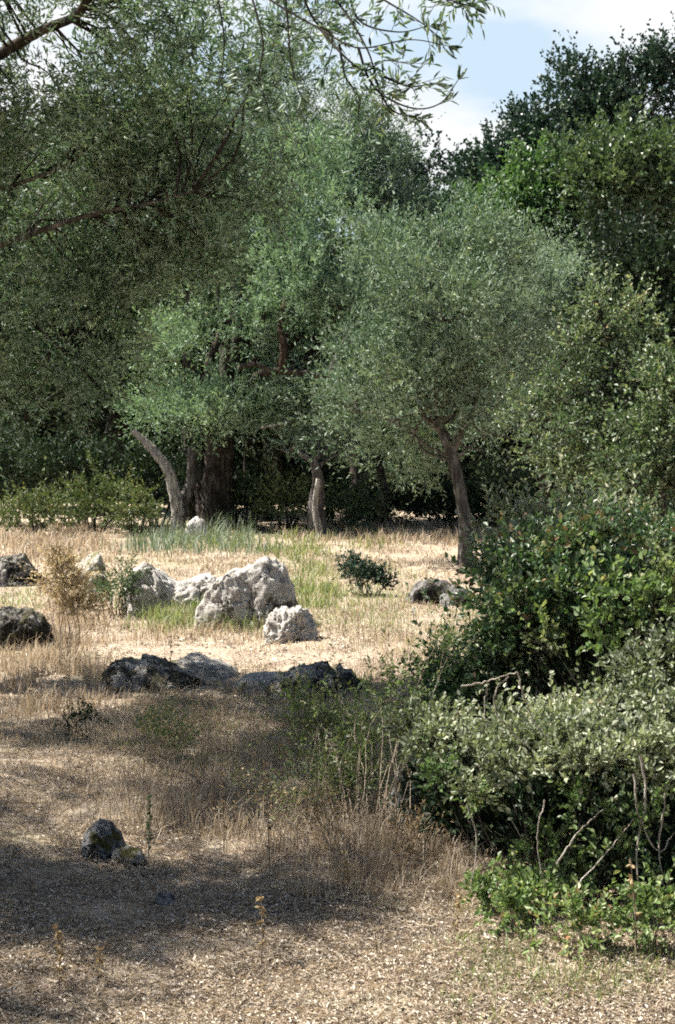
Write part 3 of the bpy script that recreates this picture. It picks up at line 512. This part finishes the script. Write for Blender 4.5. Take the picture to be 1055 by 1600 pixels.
        for _ in range(k + 1):                            # side shoots carrying the leaves
            t = .25 + .75 * rng.random(); p0 = lp[int(t * 29)]; dr = unit(np.array([rng.normal() * .8 + .3, rng.normal() * .6, rng.normal() * .7 - .15])); ln_ = .05 + .12 * rng.random()
            q = p0 + dr * ln_ * np.linspace(0, 1, 4)[:, None]; tube(st, q, [.0016, .0014, .0012, .0008], 3)
            nl = 6; tt = np.linspace(.2, 1, nl); pos = p0 + dr * (ln_ * tt)[:, None]
            side = rdir(nl); side = unit(side - dr * (side @ dr)[:, None]); d = unit(dr * .9 + side * .7)
            leaves(fb, pos, d, rdir(nl), .040 + .014 * rng.random(nl), .0125, rng.random(nl), True)
        leaves(fb, np.repeat(lp[-1:], 6, 0), unit(unit(lp[-1] - lp[-3]) + rdir(6) * .6), rdir(6), .06, .014, rng.random(6), True)
    st.obj('hanging_shoots', TWIG, root, b)['kind'] = 'stuff'
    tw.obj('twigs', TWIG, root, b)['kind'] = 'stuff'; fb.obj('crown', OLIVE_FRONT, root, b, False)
front_olive()

# ------------------------------------------------------------------ shrubs
def shrub(name, label, cat, base, lobes, leafm, leaf, per_m2, crad, tl, stemm=TWIG, twigs=6, per=8, gap=.35, D=None, up=.3, near=True, stems=24, sr=.006, shell=.3, seed=0, twr=.0, nup=.5, group=None, low=None, spread=.9):
    b = P(*base); D = D or b[1]; root = thing(name, label, cat, b, group)
    LB = [(at(l[0], l[1], D + l[4]), np.array([m(l[2], D + l[4]), m(l[5] if len(l) > 5 else (l[2] + l[3]) / 2, D + l[4]), m(l[3], D + l[4])])) for l in lobes]
    cen, out, cr_, val = lobes_to_clumps(LB, per_m2, crad, shell, gap, 2.2, seed)
    cen[:, 2] = np.maximum(cen[:, 2], gz(cen[:, 0], cen[:, 1]) + .03 + .05 * rng.random(len(cen)))
    its = []; idx = rng.choice(len(cen), min(stems, len(cen)), False)
    for i in idx:
        g = b + (cen[i] - b) * np.array([.35, .35, 0]) + rng.normal(size=3) * np.array([.05, .05, 0]); g[2] = gz(g[0], g[1]) - .03
        lp = wob(g, cen[i], 4, .05, .05); its.append((lp, np.linspace(sr, sr * .35, len(lp))))
    piece_set(root, 'stem', its, stemm, b)
    fb = MB(); tw = MB() if twr else None
    foliage(fb, tw, cen, out, cr_, val, twigs, per, tl, leaf[0], leaf[1], up, spread, near, nup, twr)
    fb.obj('foliage', leafm, root, b, False)
    if tw and tw.v: tw.obj('twigs', stemm, root, b)['kind'] = 'stuff'
    return root, b, D
# big dark green shrub mass on the right
shrub('shrub', 'big dense dark green shrub with some browned leaves at the right', 'shrub', (900, 1230), [(850, 885, 60, 45, .3), (930, 890, 70, 60, .4), (800, 920, 45, 45, .3), (870, 960, 80, 60, 0), (970, 960, 90, 70, 0), (810, 1000, 60, 50, -.1), (900, 1050, 90, 70, -.2), (1010, 1060, 80, 80, -.2), (1060, 950, 80, 100, .3), (770, 1060, 50, 45, 0), (820, 1100, 80, 55, -.2), (950, 1130, 100, 60, -.3), (720, 1110, 45, 40, .1), (1050, 1140, 70, 60, -.3), (680, 1070, 30, 26, .3), (1030, 870, 45, 35, .6), (690, 1130, 45, 34, 0), (930, 1010, 110, 90, 1.1), (850, 1080, 100, 80, 1.1), (1030, 1060, 90, 90, 1.1)],
      SHRUB, (.042, .025), 105, .10, .16, D=8.2, gap=.5, stems=60, seed=41, twr=.0015, per=8, twigs=6)
shrub('shrub', 'upright shrub with pale tips above the dark green shrub', 'shrub', (870, 1150), [(800, 830, 45, 32, 0), (860, 850, 60, 40, 0), (930, 830, 60, 40, 0), (830, 880, 70, 45, -.2), (990, 850, 60, 40, 0)], BRAM, (.045, .022), 40, .09, .16, D=9.4, gap=.45, stems=30, seed=42, twr=.0015)
shrub('shrub', 'bright green leafy sapling in front of the dark shrub at the right', 'shrub', (960, 1240), [(945, 1010, 20, 36, 0), (1020, 960, 40, 40, 0), (1045, 1010, 26, 40, 0), (960, 940, 40, 22, .1)], LOW, (.045, .032), 34, .08, .12, D=7.5, gap=.35, stems=16, seed=43, twr=.0015)
shrub('bramble_bush', 'mixed yellow green bramble climbing the right side of the dark shrub', 'bramble', (1010, 1250), [(1040, 930, 30, 60, 0), (1000, 1080, 40, 26, 0), (900, 960, 40, 30, .2), (860, 1010, 30, 26, 0), (940, 1100, 50, 24, .1), (800, 960, 24, 30, .2), (1050, 1080, 30, 30, 0)], YELG, (.036, .024), 40, .08, .14, D=7.7, gap=.4, stems=20, seed=47, twr=.0015)
# grey bramble overhang
rt, b, D = shrub('bramble_bush', 'grey leaved bramble sprawling over a dark hollow at the lower right', 'bramble', (900, 1400),
      [(690, 1140, 42, 10, .9), (730, 1168, 40, 12, .5), (790, 1150, 55, 12, .4), (800, 1180, 48, 12, .1), (870, 1165, 55, 14, .1), (920, 1192, 50, 12, -.1), (960, 1155, 55, 14, .2), (1020, 1175, 50, 18, 0), (1050, 1130, 45, 20, .3), (650, 1130, 30, 8, 1), (870, 1140, 70, 12, .6), (1040, 1100, 50, 20, .6), (745, 1200, 16, 10, 0), (1060, 1215, 22, 18, -.1), (738, 1240, 8, 16, 0), (1000, 1220, 12, 12, -.1), (670, 1165, 30, 12, .6), (830, 1205, 20, 8, -.1), (960, 1120, 60, 14, .7), (1000, 1060, 26, 26, .8), (1050, 1040, 30, 36, .8)],
      BRAM, (.026, .016), 310, .05, .085, TWIG, D=5.15, gap=.62, stems=40, sr=.0035, seed=44, twr=.0013, spread=1.1)
shrub('bramble_bush', 'loose bramble trails hanging down across the dark hollow', 'bramble', (880, 1420), [(700, 1215, 18, 16, .4), (742, 1265, 12, 30, .2), (850, 1315, 30, 14, 0), (915, 1262, 20, 14, -.1), (965, 1345, 26, 20, -.15), (1020, 1290, 16, 34, -.2), (1052, 1390, 22, 46, -.3), (890, 1360, 30, 12, -.05)],
      LOW, (.024, .015), 90, .04, .07, TWIG, D=5.15, gap=.5, stems=30, sr=.002, seed=48, twr=.0012)
for pts, r_ in [([(722, 1072), (765, 1064), (808, 1050)], .0042), ([(808, 1049), (818, 1085), (835, 1128), (858, 1162)], .0034), ([(762, 1066), (757, 1100), (760, 1140)], .0026), ([(795, 1056), (775, 1078), (774, 1110), (800, 1145), (830, 1170)], .0034),
                ([(870, 1350), (905, 1300), (945, 1262)], .004), ([(1000, 1180), (1010, 1250), (995, 1330), (1000, 1440)], .005), ([(990, 1210), (1000, 1280), (1030, 1330), (1055, 1300)], .004), ([(905, 1380), (950, 1330), (990, 1280)], .003),
                ([(850, 1250), (840, 1320), (855, 1400)], .003), ([(730, 1255), (745, 1320), (735, 1390)], .003), ([(1040, 1240), (1030, 1330), (1045, 1420)], .004)]:
    mb = MB(); lp = spline([at(x, y, 4.9 if y > 1200 or x > 900 else 4.72) for x, y in pts], 18); tube(mb, lp + rng.normal(size=lp.shape) * .002, np.linspace(r_, r_ * .5, 18), 6, .04); mb.obj('bare_stem', PALE_STEM, rt, b)
shrub('bramble_bush', 'bramble thicket with shade in its dark leaf colour, filling the hollow under the grey bramble', 'bramble', (920, 1330), [(730, 1290, 50, 60, .5), (790, 1260, 60, 60, .4), (860, 1290, 70, 75, .2), (930, 1290, 70, 80, .1), (1000, 1300, 70, 90, 0), (1060, 1330, 60, 100, -.2), (1040, 1420, 60, 60, -.5), (960, 1380, 50, 40, -.2), (690, 1230, 40, 40, .7), (800, 1210, 70, 30, .5), (950, 1210, 90, 30, .3)], DARK, (.032, .021), 130, .07, .09, TWIG, D=5.65, gap=.05, stems=40, sr=.003, seed=45)  # dark leaf mass added for the shade under the bramble
for k, (x, y, rx, ry, lab) in enumerate([(790, 1430, 50, 20, 'low green bramble patch at the left front of the hollow'), (850, 1405, 60, 18, 'taller green bramble sprig in the middle of the dark hollow'), (910, 1455, 50, 26, 'green bramble tangle below the pale crossing stems'),
        (1030, 1450, 40, 40, 'green bramble clump at the right edge near the bottom'), (845, 1350, 40, 12, 'small bright bramble spray hanging in the dark hollow'), (740, 1400, 34, 20, 'tiny green weed at the left tip of the bramble patches'), (960, 1420, 50, 24, 'green bramble rising between the middle sprig and the right clump')]):
    shrub('bramble_plant', lab, 'bramble', (x, y + ry + 8), [(x, y, rx, ry, 0)], LOW, (.024, .016), 190, .04, .06, STEM, gap=.42, stems=20, sr=.0022, seed=50 + k, twr=.001, group='low green brambles in front of the hollow')
# back line of undergrowth; its last dark shrubs added to stand in for shade
US = [(60, 804, 70, 30, HEDGE, 'yellow green bush at the far left foot of the back wood', .08), (150, 788, 56, 40, HEDGE, 'rounded bush second from the left under the back wood', .08), (215, 802, 36, 32, HEDGE, 'ragged bush just left of the grey dead stump', .08),
      (446, 782, 32, 48, HEDGE, 'yellow green bush between the thick trunk and the pale trunk', .08), (545, 790, 45, 40, DULL, 'bush in the shade right of the pale short trunk', .08), (640, 740, 60, 55, OLIVE, 'bluish shrub left of the bent olive trunk', .08),
      (790, 770, 55, 50, DULL, 'shaded shrub just right of the bent olive trunk', .08), (870, 790, 60, 50, DARK, 'dark shrub behind the pale tipped shrub', .08), (10, 730, 70, 60, DARK, 'dark shrub at the left edge behind the yellow green bush', .09),
      (110, 735, 70, 50, DARK, 'dark shrub behind the rounded bush', .09), (240, 740, 50, 50, DARK, 'dark shrub behind the dead limb', .09), (390, 780, 40, 50, DARK, 'dark shrub at the right foot of the thick central trunk', .09), (700, 790, 50, 40, DARK, 'dark low shrub behind the bent olive trunk', .09), (960, 780, 70, 60, DULL, 'shrub under the yellow green tree', .08), (600, 795, 50, 34, DARK, 'low shrub added as dark shade left of the bent olive trunk', .09), (760, 800, 50, 36, DARK, 'low shrub added as dark shade right of the bent olive trunk', .09), (830, 800, 55, 40, DARK, 'low shrub added as dark shade, second right of the bent olive trunk', .09), (910, 790, 55, 50, DARK, 'low shrub added as dark shade left of the thin yellow green tree trunk', .09), (320, 770, 60, 50, DARK, 'shrub added as dark shade behind the thick central trunk', .09), (500, 770, 50, 50, DARK, 'shrub added as dark shade behind the pale short trunk', .09), (1030, 790, 70, 60, DARK, 'low shrub added as dark shade near the right edge of the back wood', .09)]
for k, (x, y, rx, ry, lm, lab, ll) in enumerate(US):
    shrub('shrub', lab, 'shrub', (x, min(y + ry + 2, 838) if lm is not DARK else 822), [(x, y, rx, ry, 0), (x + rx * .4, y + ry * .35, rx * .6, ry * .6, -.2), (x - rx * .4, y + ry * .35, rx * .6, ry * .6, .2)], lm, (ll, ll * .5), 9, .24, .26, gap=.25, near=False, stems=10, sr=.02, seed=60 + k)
# small dark shrubs in the clearing
shrub('shrub', 'dark bushy shrub at the left end of the pale rock ledge', 'shrub', (180, 968), [(180, 922, 30, 22, 0), (158, 938, 22, 14, 0), (200, 900, 18, 16, .1)], DULL, (.04, .016), 50, .1, .14, gap=.35, stems=24, seed=80)
shrub('shrub', 'small dark evergreen shrub in the middle of the clearing', 'shrub', (577, 930), [(556, 893, 16, 14, 0), (576, 906, 26, 12, 0), (600, 916, 16, 8, 0), (550, 878, 9, 8, .1)], OAK, (.036, .02), 130, .07, .08, gap=.3, stems=14, seed=81)
shrub('shrub', 'sparse tall shrub with small green leaves in the shade at centre', 'shrub', (560, 1345), [(570, 1130, 70, 55, 0), (600, 1200, 60, 55, 0), (520, 1180, 60, 55, .3), (640, 1080, 45, 40, 0), (560, 1250, 60, 50, 0), (690, 1020, 30, 26, .2), (480, 1120, 40, 40, .4)], YELG, (.026, .011), 85, .08, .14, STEM, gap=.5, stems=70, sr=.0032, seed=82, twr=.001, D=6.6)
shrub('shrub', 'brown dead twiggy shrub below the sparse green one', 'shrub', (560, 1375), [(540, 1290, 90, 50, 0), (640, 1310, 50, 40, -.1), (450, 1270, 60, 45, .2)], DRYL, (.020, .008), 60, .07, .12, STEM, gap=.55, stems=88, sr=.0025, seed=83, twr=.001, D=6.0, per=4)
shrub('dry_weeds', 'brown tangle of dead weeds standing in front of the two dark flat rocks', 'weeds', (380, 1230), [(330, 1150, 90, 40, .2), (440, 1130, 70, 45, 0), (400, 1190, 90, 40, -.2), (260, 1190, 60, 30, 0)], DRYL, (.020, .006), 60, .07, .16, STEM, gap=.55, stems=88, sr=.002, seed=87, twr=.0008, per=4)
shrub('dry_weeds', 'dead weeds with sparse greenish leaves left of the sparse tall shrub', 'weeds', (470, 1300), [(460, 1180, 50, 60, 0), (500, 1240, 50, 50, 0), (400, 1250, 50, 40, .1)], YELG, (.020, .008), 50, .07, .14, STEM, gap=.6, stems=70, sr=.002, seed=88, twr=.0008, per=5)
shrub('shrub', 'low green shrublet in the dry grass left of centre', 'shrub', (255, 1190), [(262, 1145, 34, 32, 0), (290, 1160, 26, 22, .1)], YELG, (.022, .010), 90, .06, .1, STEM, gap=.55, stems=30, sr=.002, seed=84)
shrub('dry_plant', 'tall golden dry plant beside the left rocks', 'dry plant', (95, 1042), [(100, 915, 32, 36, 0), (120, 955, 30, 24, 0), (72, 950, 26, 28, 0), (95, 880, 20, 18, 0)], DRYP, (.026, .012), 100, .06, .12, STEM, gap=.6, stems=14, sr=.004, seed=85, twr=.002)
shrub('dry_plant', 'dark thin weedy plant in the open grass at left', 'dry plant', (125, 1158), [(120, 1130, 14, 20, 0), (150, 1110, 16, 14, .1)], DARK, (.025, .010), 100, .04, .08, gap=.45, stems=16, sr=.003, seed=86)

# ------------------------------------------------------------------ grass, litter
def blades(mb, base, h, lean, wd, av):
    n = len(base); az = rng.random(n) * 2 * math.pi; d = np.stack([np.cos(az), np.sin(az), np.zeros(n)], 1)
    sz = az + 1.57 + rng.normal(size=n) * .5; s = np.stack([np.cos(sz), np.sin(sz), np.zeros(n)], 1) * wd
    h = np.broadcast_to(h, (n,))[:, None]; l = lean * rng.random((n, 1)) * h; Z = np.array([0, 0, 1.0])
    p0 = base; p1 = base + Z * h * .5 + d * l * .3; p2 = base + Z * h * .86 * (1 - .3 * (l / h)) + d * l
    V = np.stack([p0 - s, p0 + s, p1 + s * .8, p1 - s * .8, p2 + s * .15, p2 - s * .15], 1)
    b = np.arange(n)[:, None] * 6; f = np.concatenate([b + np.array([0, 1, 2, 3]), b + np.array([3, 2, 4, 5])])
    mb.add(V.reshape(-1, 3), f, np.repeat(av, 6))
def gxy(px, py):                                      # flat quick projection, then onto the terrain
    dz = (800 - py) / F * math.cos(PITCH) - math.sin(PITCH); dy = math.cos(PITCH) + (800 - py) / F * math.sin(PITCH); k = -dz / dy
    D = EYE / k
    for _ in range(14): D = .5 * D + .5 * (EYE - gz((px - 527.5) / F * D / dy, D)) / k
    x = (px - 527.5) / F / dy * D; return np.stack([x, D, gz(x, D)], -1)
def patch(mb, x0, y0, x1, y1, tufts, per, h, lean=.5, wd=.003, tr=.06, soft=True):
    n = tufts; px = x0 + (x1 - x0) * rng.random(n); py = y0 + (y1 - y0) * rng.random(n)
    if soft: px += rng.normal(size=n) * (x1 - x0) * .12; py += rng.normal(size=n) * (y1 - y0) * .12
    py = np.maximum(py, 815); c = gxy(px, py); k = np.array([noise.noise(Vector(tuple(q * 1.7))) for q in c]); c = c[k > -.22]; n = len(c)
    b = np.repeat(c, per, 0); M = len(b); b = b + np.concatenate([rng.normal(size=(M, 2)) * tr, np.zeros((M, 1))], 1); b[:, 2] = gz(b[:, 0], b[:, 1]) - .01
    hv = np.repeat(.6 + .7 * rng.random(n), per) * h * (.5 + .7 * rng.random(M))
    blades(mb, b, hv, lean, wd * (.7 + .6 * rng.random((M, 1))), np.clip(np.repeat(rng.random(n), per) * .5 + rng.random(M) * .5, 0, 1))
g = MB()
for a in [(0, 835, 760, 900, 1500, 12, .10, .9, .006, .12), (0, 900, 780, 1000, 1100, 12, .09, .9, .004, .12), (0, 985, 160, 1100, 260, 22, .17, .6, .003, .06), (80, 1060, 700, 1160, 380, 20, .08, .9, .0025, .08),
          (160, 1080, 660, 1330, 460, 18, .19, .9, .0017, .08), (0, 1090, 420, 1200, 300, 20, .06, 1.1, .002, .08), (560, 960, 780, 1080, 200, 18, .13, .8, .0025, .07), (200, 955, 480, 1000, 200, 18, .13, .7, .004, .06), (620, 1380, 1055, 1560, 130, 18, .05, .9, .0018, .05),
          (0, 1180, 660, 1400, 160, 12, .07, .9, .0016, .05), (0, 1500, 1055, 1600, 60, 10, .05, .9, .0015, .04), (480, 820, 760, 850, 260, 14, .26, .6, .008, .12), (0, 830, 160, 870, 240, 14, .25, .6, .007, .12), (500, 1250, 740, 1400, 200, 18, .12, .8, .0016, .05), (60, 900, 160, 1000, 120, 14, .2, .5, .004, .06)]:
    patch(g, *a)
tag(g.obj('dry_grass', STRAW), 'dry straw coloured grass tufts all over the clearing', 'grass', kind='stuff')
g = MB()
for a in [(225, 930, 420, 985, 260, 18, .20, .8, .004, .12), (450, 880, 620, 985, 150, 14, .14, .8, .004, .14), (320, 825, 580, 866, 110, 14, .24, .8, .007, .18), (230, 1090, 640, 1200, 130, 14, .10, .8, .002, .06), (720, 1400, 1040, 1540, 150, 16, .06, .8, .002, .05),
          (700, 1480, 780, 1600, 26, 16, .05, .8, .002, .03), (820, 1520, 1055, 1570, 40, 14, .05, .8, .002, .04), (560, 1440, 700, 1500, 26, 12, .04, .9, .002, .04), (430, 870, 520, 950, 100, 16, .22, .6, .005, .08), (600, 930, 780, 1010, 90, 12, .10, .7, .003, .07), (0, 900, 60, 960, 50, 14, .1, .7, .004, .07)]:
    patch(g, *a)
tag(g.obj('green_grass', GRASS), 'yellowish green grass around the boulders and along the brambles', 'grass', kind='stuff')
g = MB(); patch(g, 200, 835, 320, 866, 46, 22, .38, .7, .008, .2); patch(g, 330, 820, 400, 850, 26, 20, .5, .5, .008, .12); patch(g, 330, 850, 440, 866, 26, 20, .25, .5, .006, .1)
tag(g.obj('grey_tufts', GREYT), 'grey green spiky tufts behind the pale rock ledge', 'ground cover', kind='stuff')
def litter(name, lab, n, y0, y1, ll, lw, lm=None):
    px = -60 + 1180 * rng.random(n); py = y0 + (y1 - y0) * rng.random(n); c = gxy(px, py)
    k = np.array([noise.noise(Vector((q[0] * 2.2, q[1] * 2.2, 3))) for q in c]); c = c[(k > -.30 + .3 * rng.random(n)) | (rng.random(n) < .2)]; n = len(c)
    c[:, 2] += .002 + .012 * rng.random(n)
    az = rng.random(n) * 6.283; d = np.stack([np.cos(az), np.sin(az), rng.normal(size=n) * .25], 1); nr = unit(rng.normal(size=(n, 3)) * .42 + np.array([0, 0, 1]))
    s = .4 + 1.5 * rng.random(n) ** 2.6; mb = MB(); leaves(mb, c, d, nr, ll * s, lw * s, np.clip(rng.normal(.52, .25, n), 0, 1), True, .35, .25)
    tag(mb.obj(name, lm or LITTER, smooth=False), lab, 'leaf litter', kind='stuff')
litter('leaf_litter', 'pale and brown fallen leaves carpeting the foreground', 260000, 1090, 1640, .012, .0055)
litter('straw_litter', 'fine broken straw lying between the fallen leaves', 190000, 1040, 1640, .030, .0028, STRAW)
litter('fallen_leaves', 'thinner scatter of fallen leaves through the clearing', 26000, 870, 1110, .030, .015)
# dry twigs on the ground
mb = MB()
for _ in range(420):
    c = gxy(np.array([1055 * rng.random()]), np.array([1140 + 460 * rng.random()]))[0]; a = rng.random() * 6.28; ln_ = .05 + .16 * rng.random() ** 2
    q = c + np.array([math.cos(a), math.sin(a), .08 * rng.random()]) * ln_ * np.linspace(0, 1, 4)[:, None] + rng.normal(size=(4, 3)) * .004; q[:, 2] += .008; tube(mb, q, [.0022, .002, .0017, .001], 4)
tag(mb.obj('twig_litter', STEM), 'thin dry twigs strewn over the leaf litter', 'twigs', kind='stuff')
# dry stalks
def stalk(px, py, top, tx, lab, heads=6, lm=DRYL):
    b = P(px, py); D = b[1]; r0 = thing('dry_stalk', lab, 'dry stalk', b, 'dry stalks standing in the foreground')
    lp = spline([b - [0, 0, .02], at((px + tx) / 2 + 2, (py + top) / 2, D), at(tx, top, D)], 16); mb = MB(); tube(mb, lp, np.linspace(.0032, .0012, 16), 5); mb.obj('stem', STEM, r0, b)
    for t in np.linspace(.35, .99, heads):
        mb = MB(); n = 5; leaves(mb, np.repeat(lp[int(t * 15)][None], n, 0), rdir(n) + [0, 0, .2], rdir(n), .016 + .012 * rng.random(n), .010, rng.random(n), True); mb.obj('seed_head', lm, r0, b, False)
stalk(92, 1572, 1440, 90, 'knobbly pale stalk near the bottom left corner', 12)
stalk(408, 1512, 1395, 408, 'thin straight stalk below the centre of the foreground')
stalk(150, 1545, 1480, 156, 'short pale stalk right of the knobbly one')
stalk(422, 1392, 1180, 412, 'tall thin stalk in the shade left of the dead shrub')
stalk(350, 1335, 1200, 345, 'stalk standing between the mossy rock and the dead shrub')
stalk(230, 1360, 1240, 234, 'stalk growing just right of the mossy foreground rock', 10, LOW)
stalk(545, 1405, 1330, 538, 'forked pale stalk at the lower edge of the dead shrub')
stalk(705, 1470, 1395, 720, 'stalk leaning right in front of the bramble hollow')
stalk(995, 1500, 1340, 985, 'reddish stalk in front of the right end of the bramble')
stalk(262, 1065, 990, 268, 'short stalk beside the dark lichen covered flat rock')
stalk(560, 1010, 940, 556, 'thin stalk in the pale path right of the white lumpy rock')
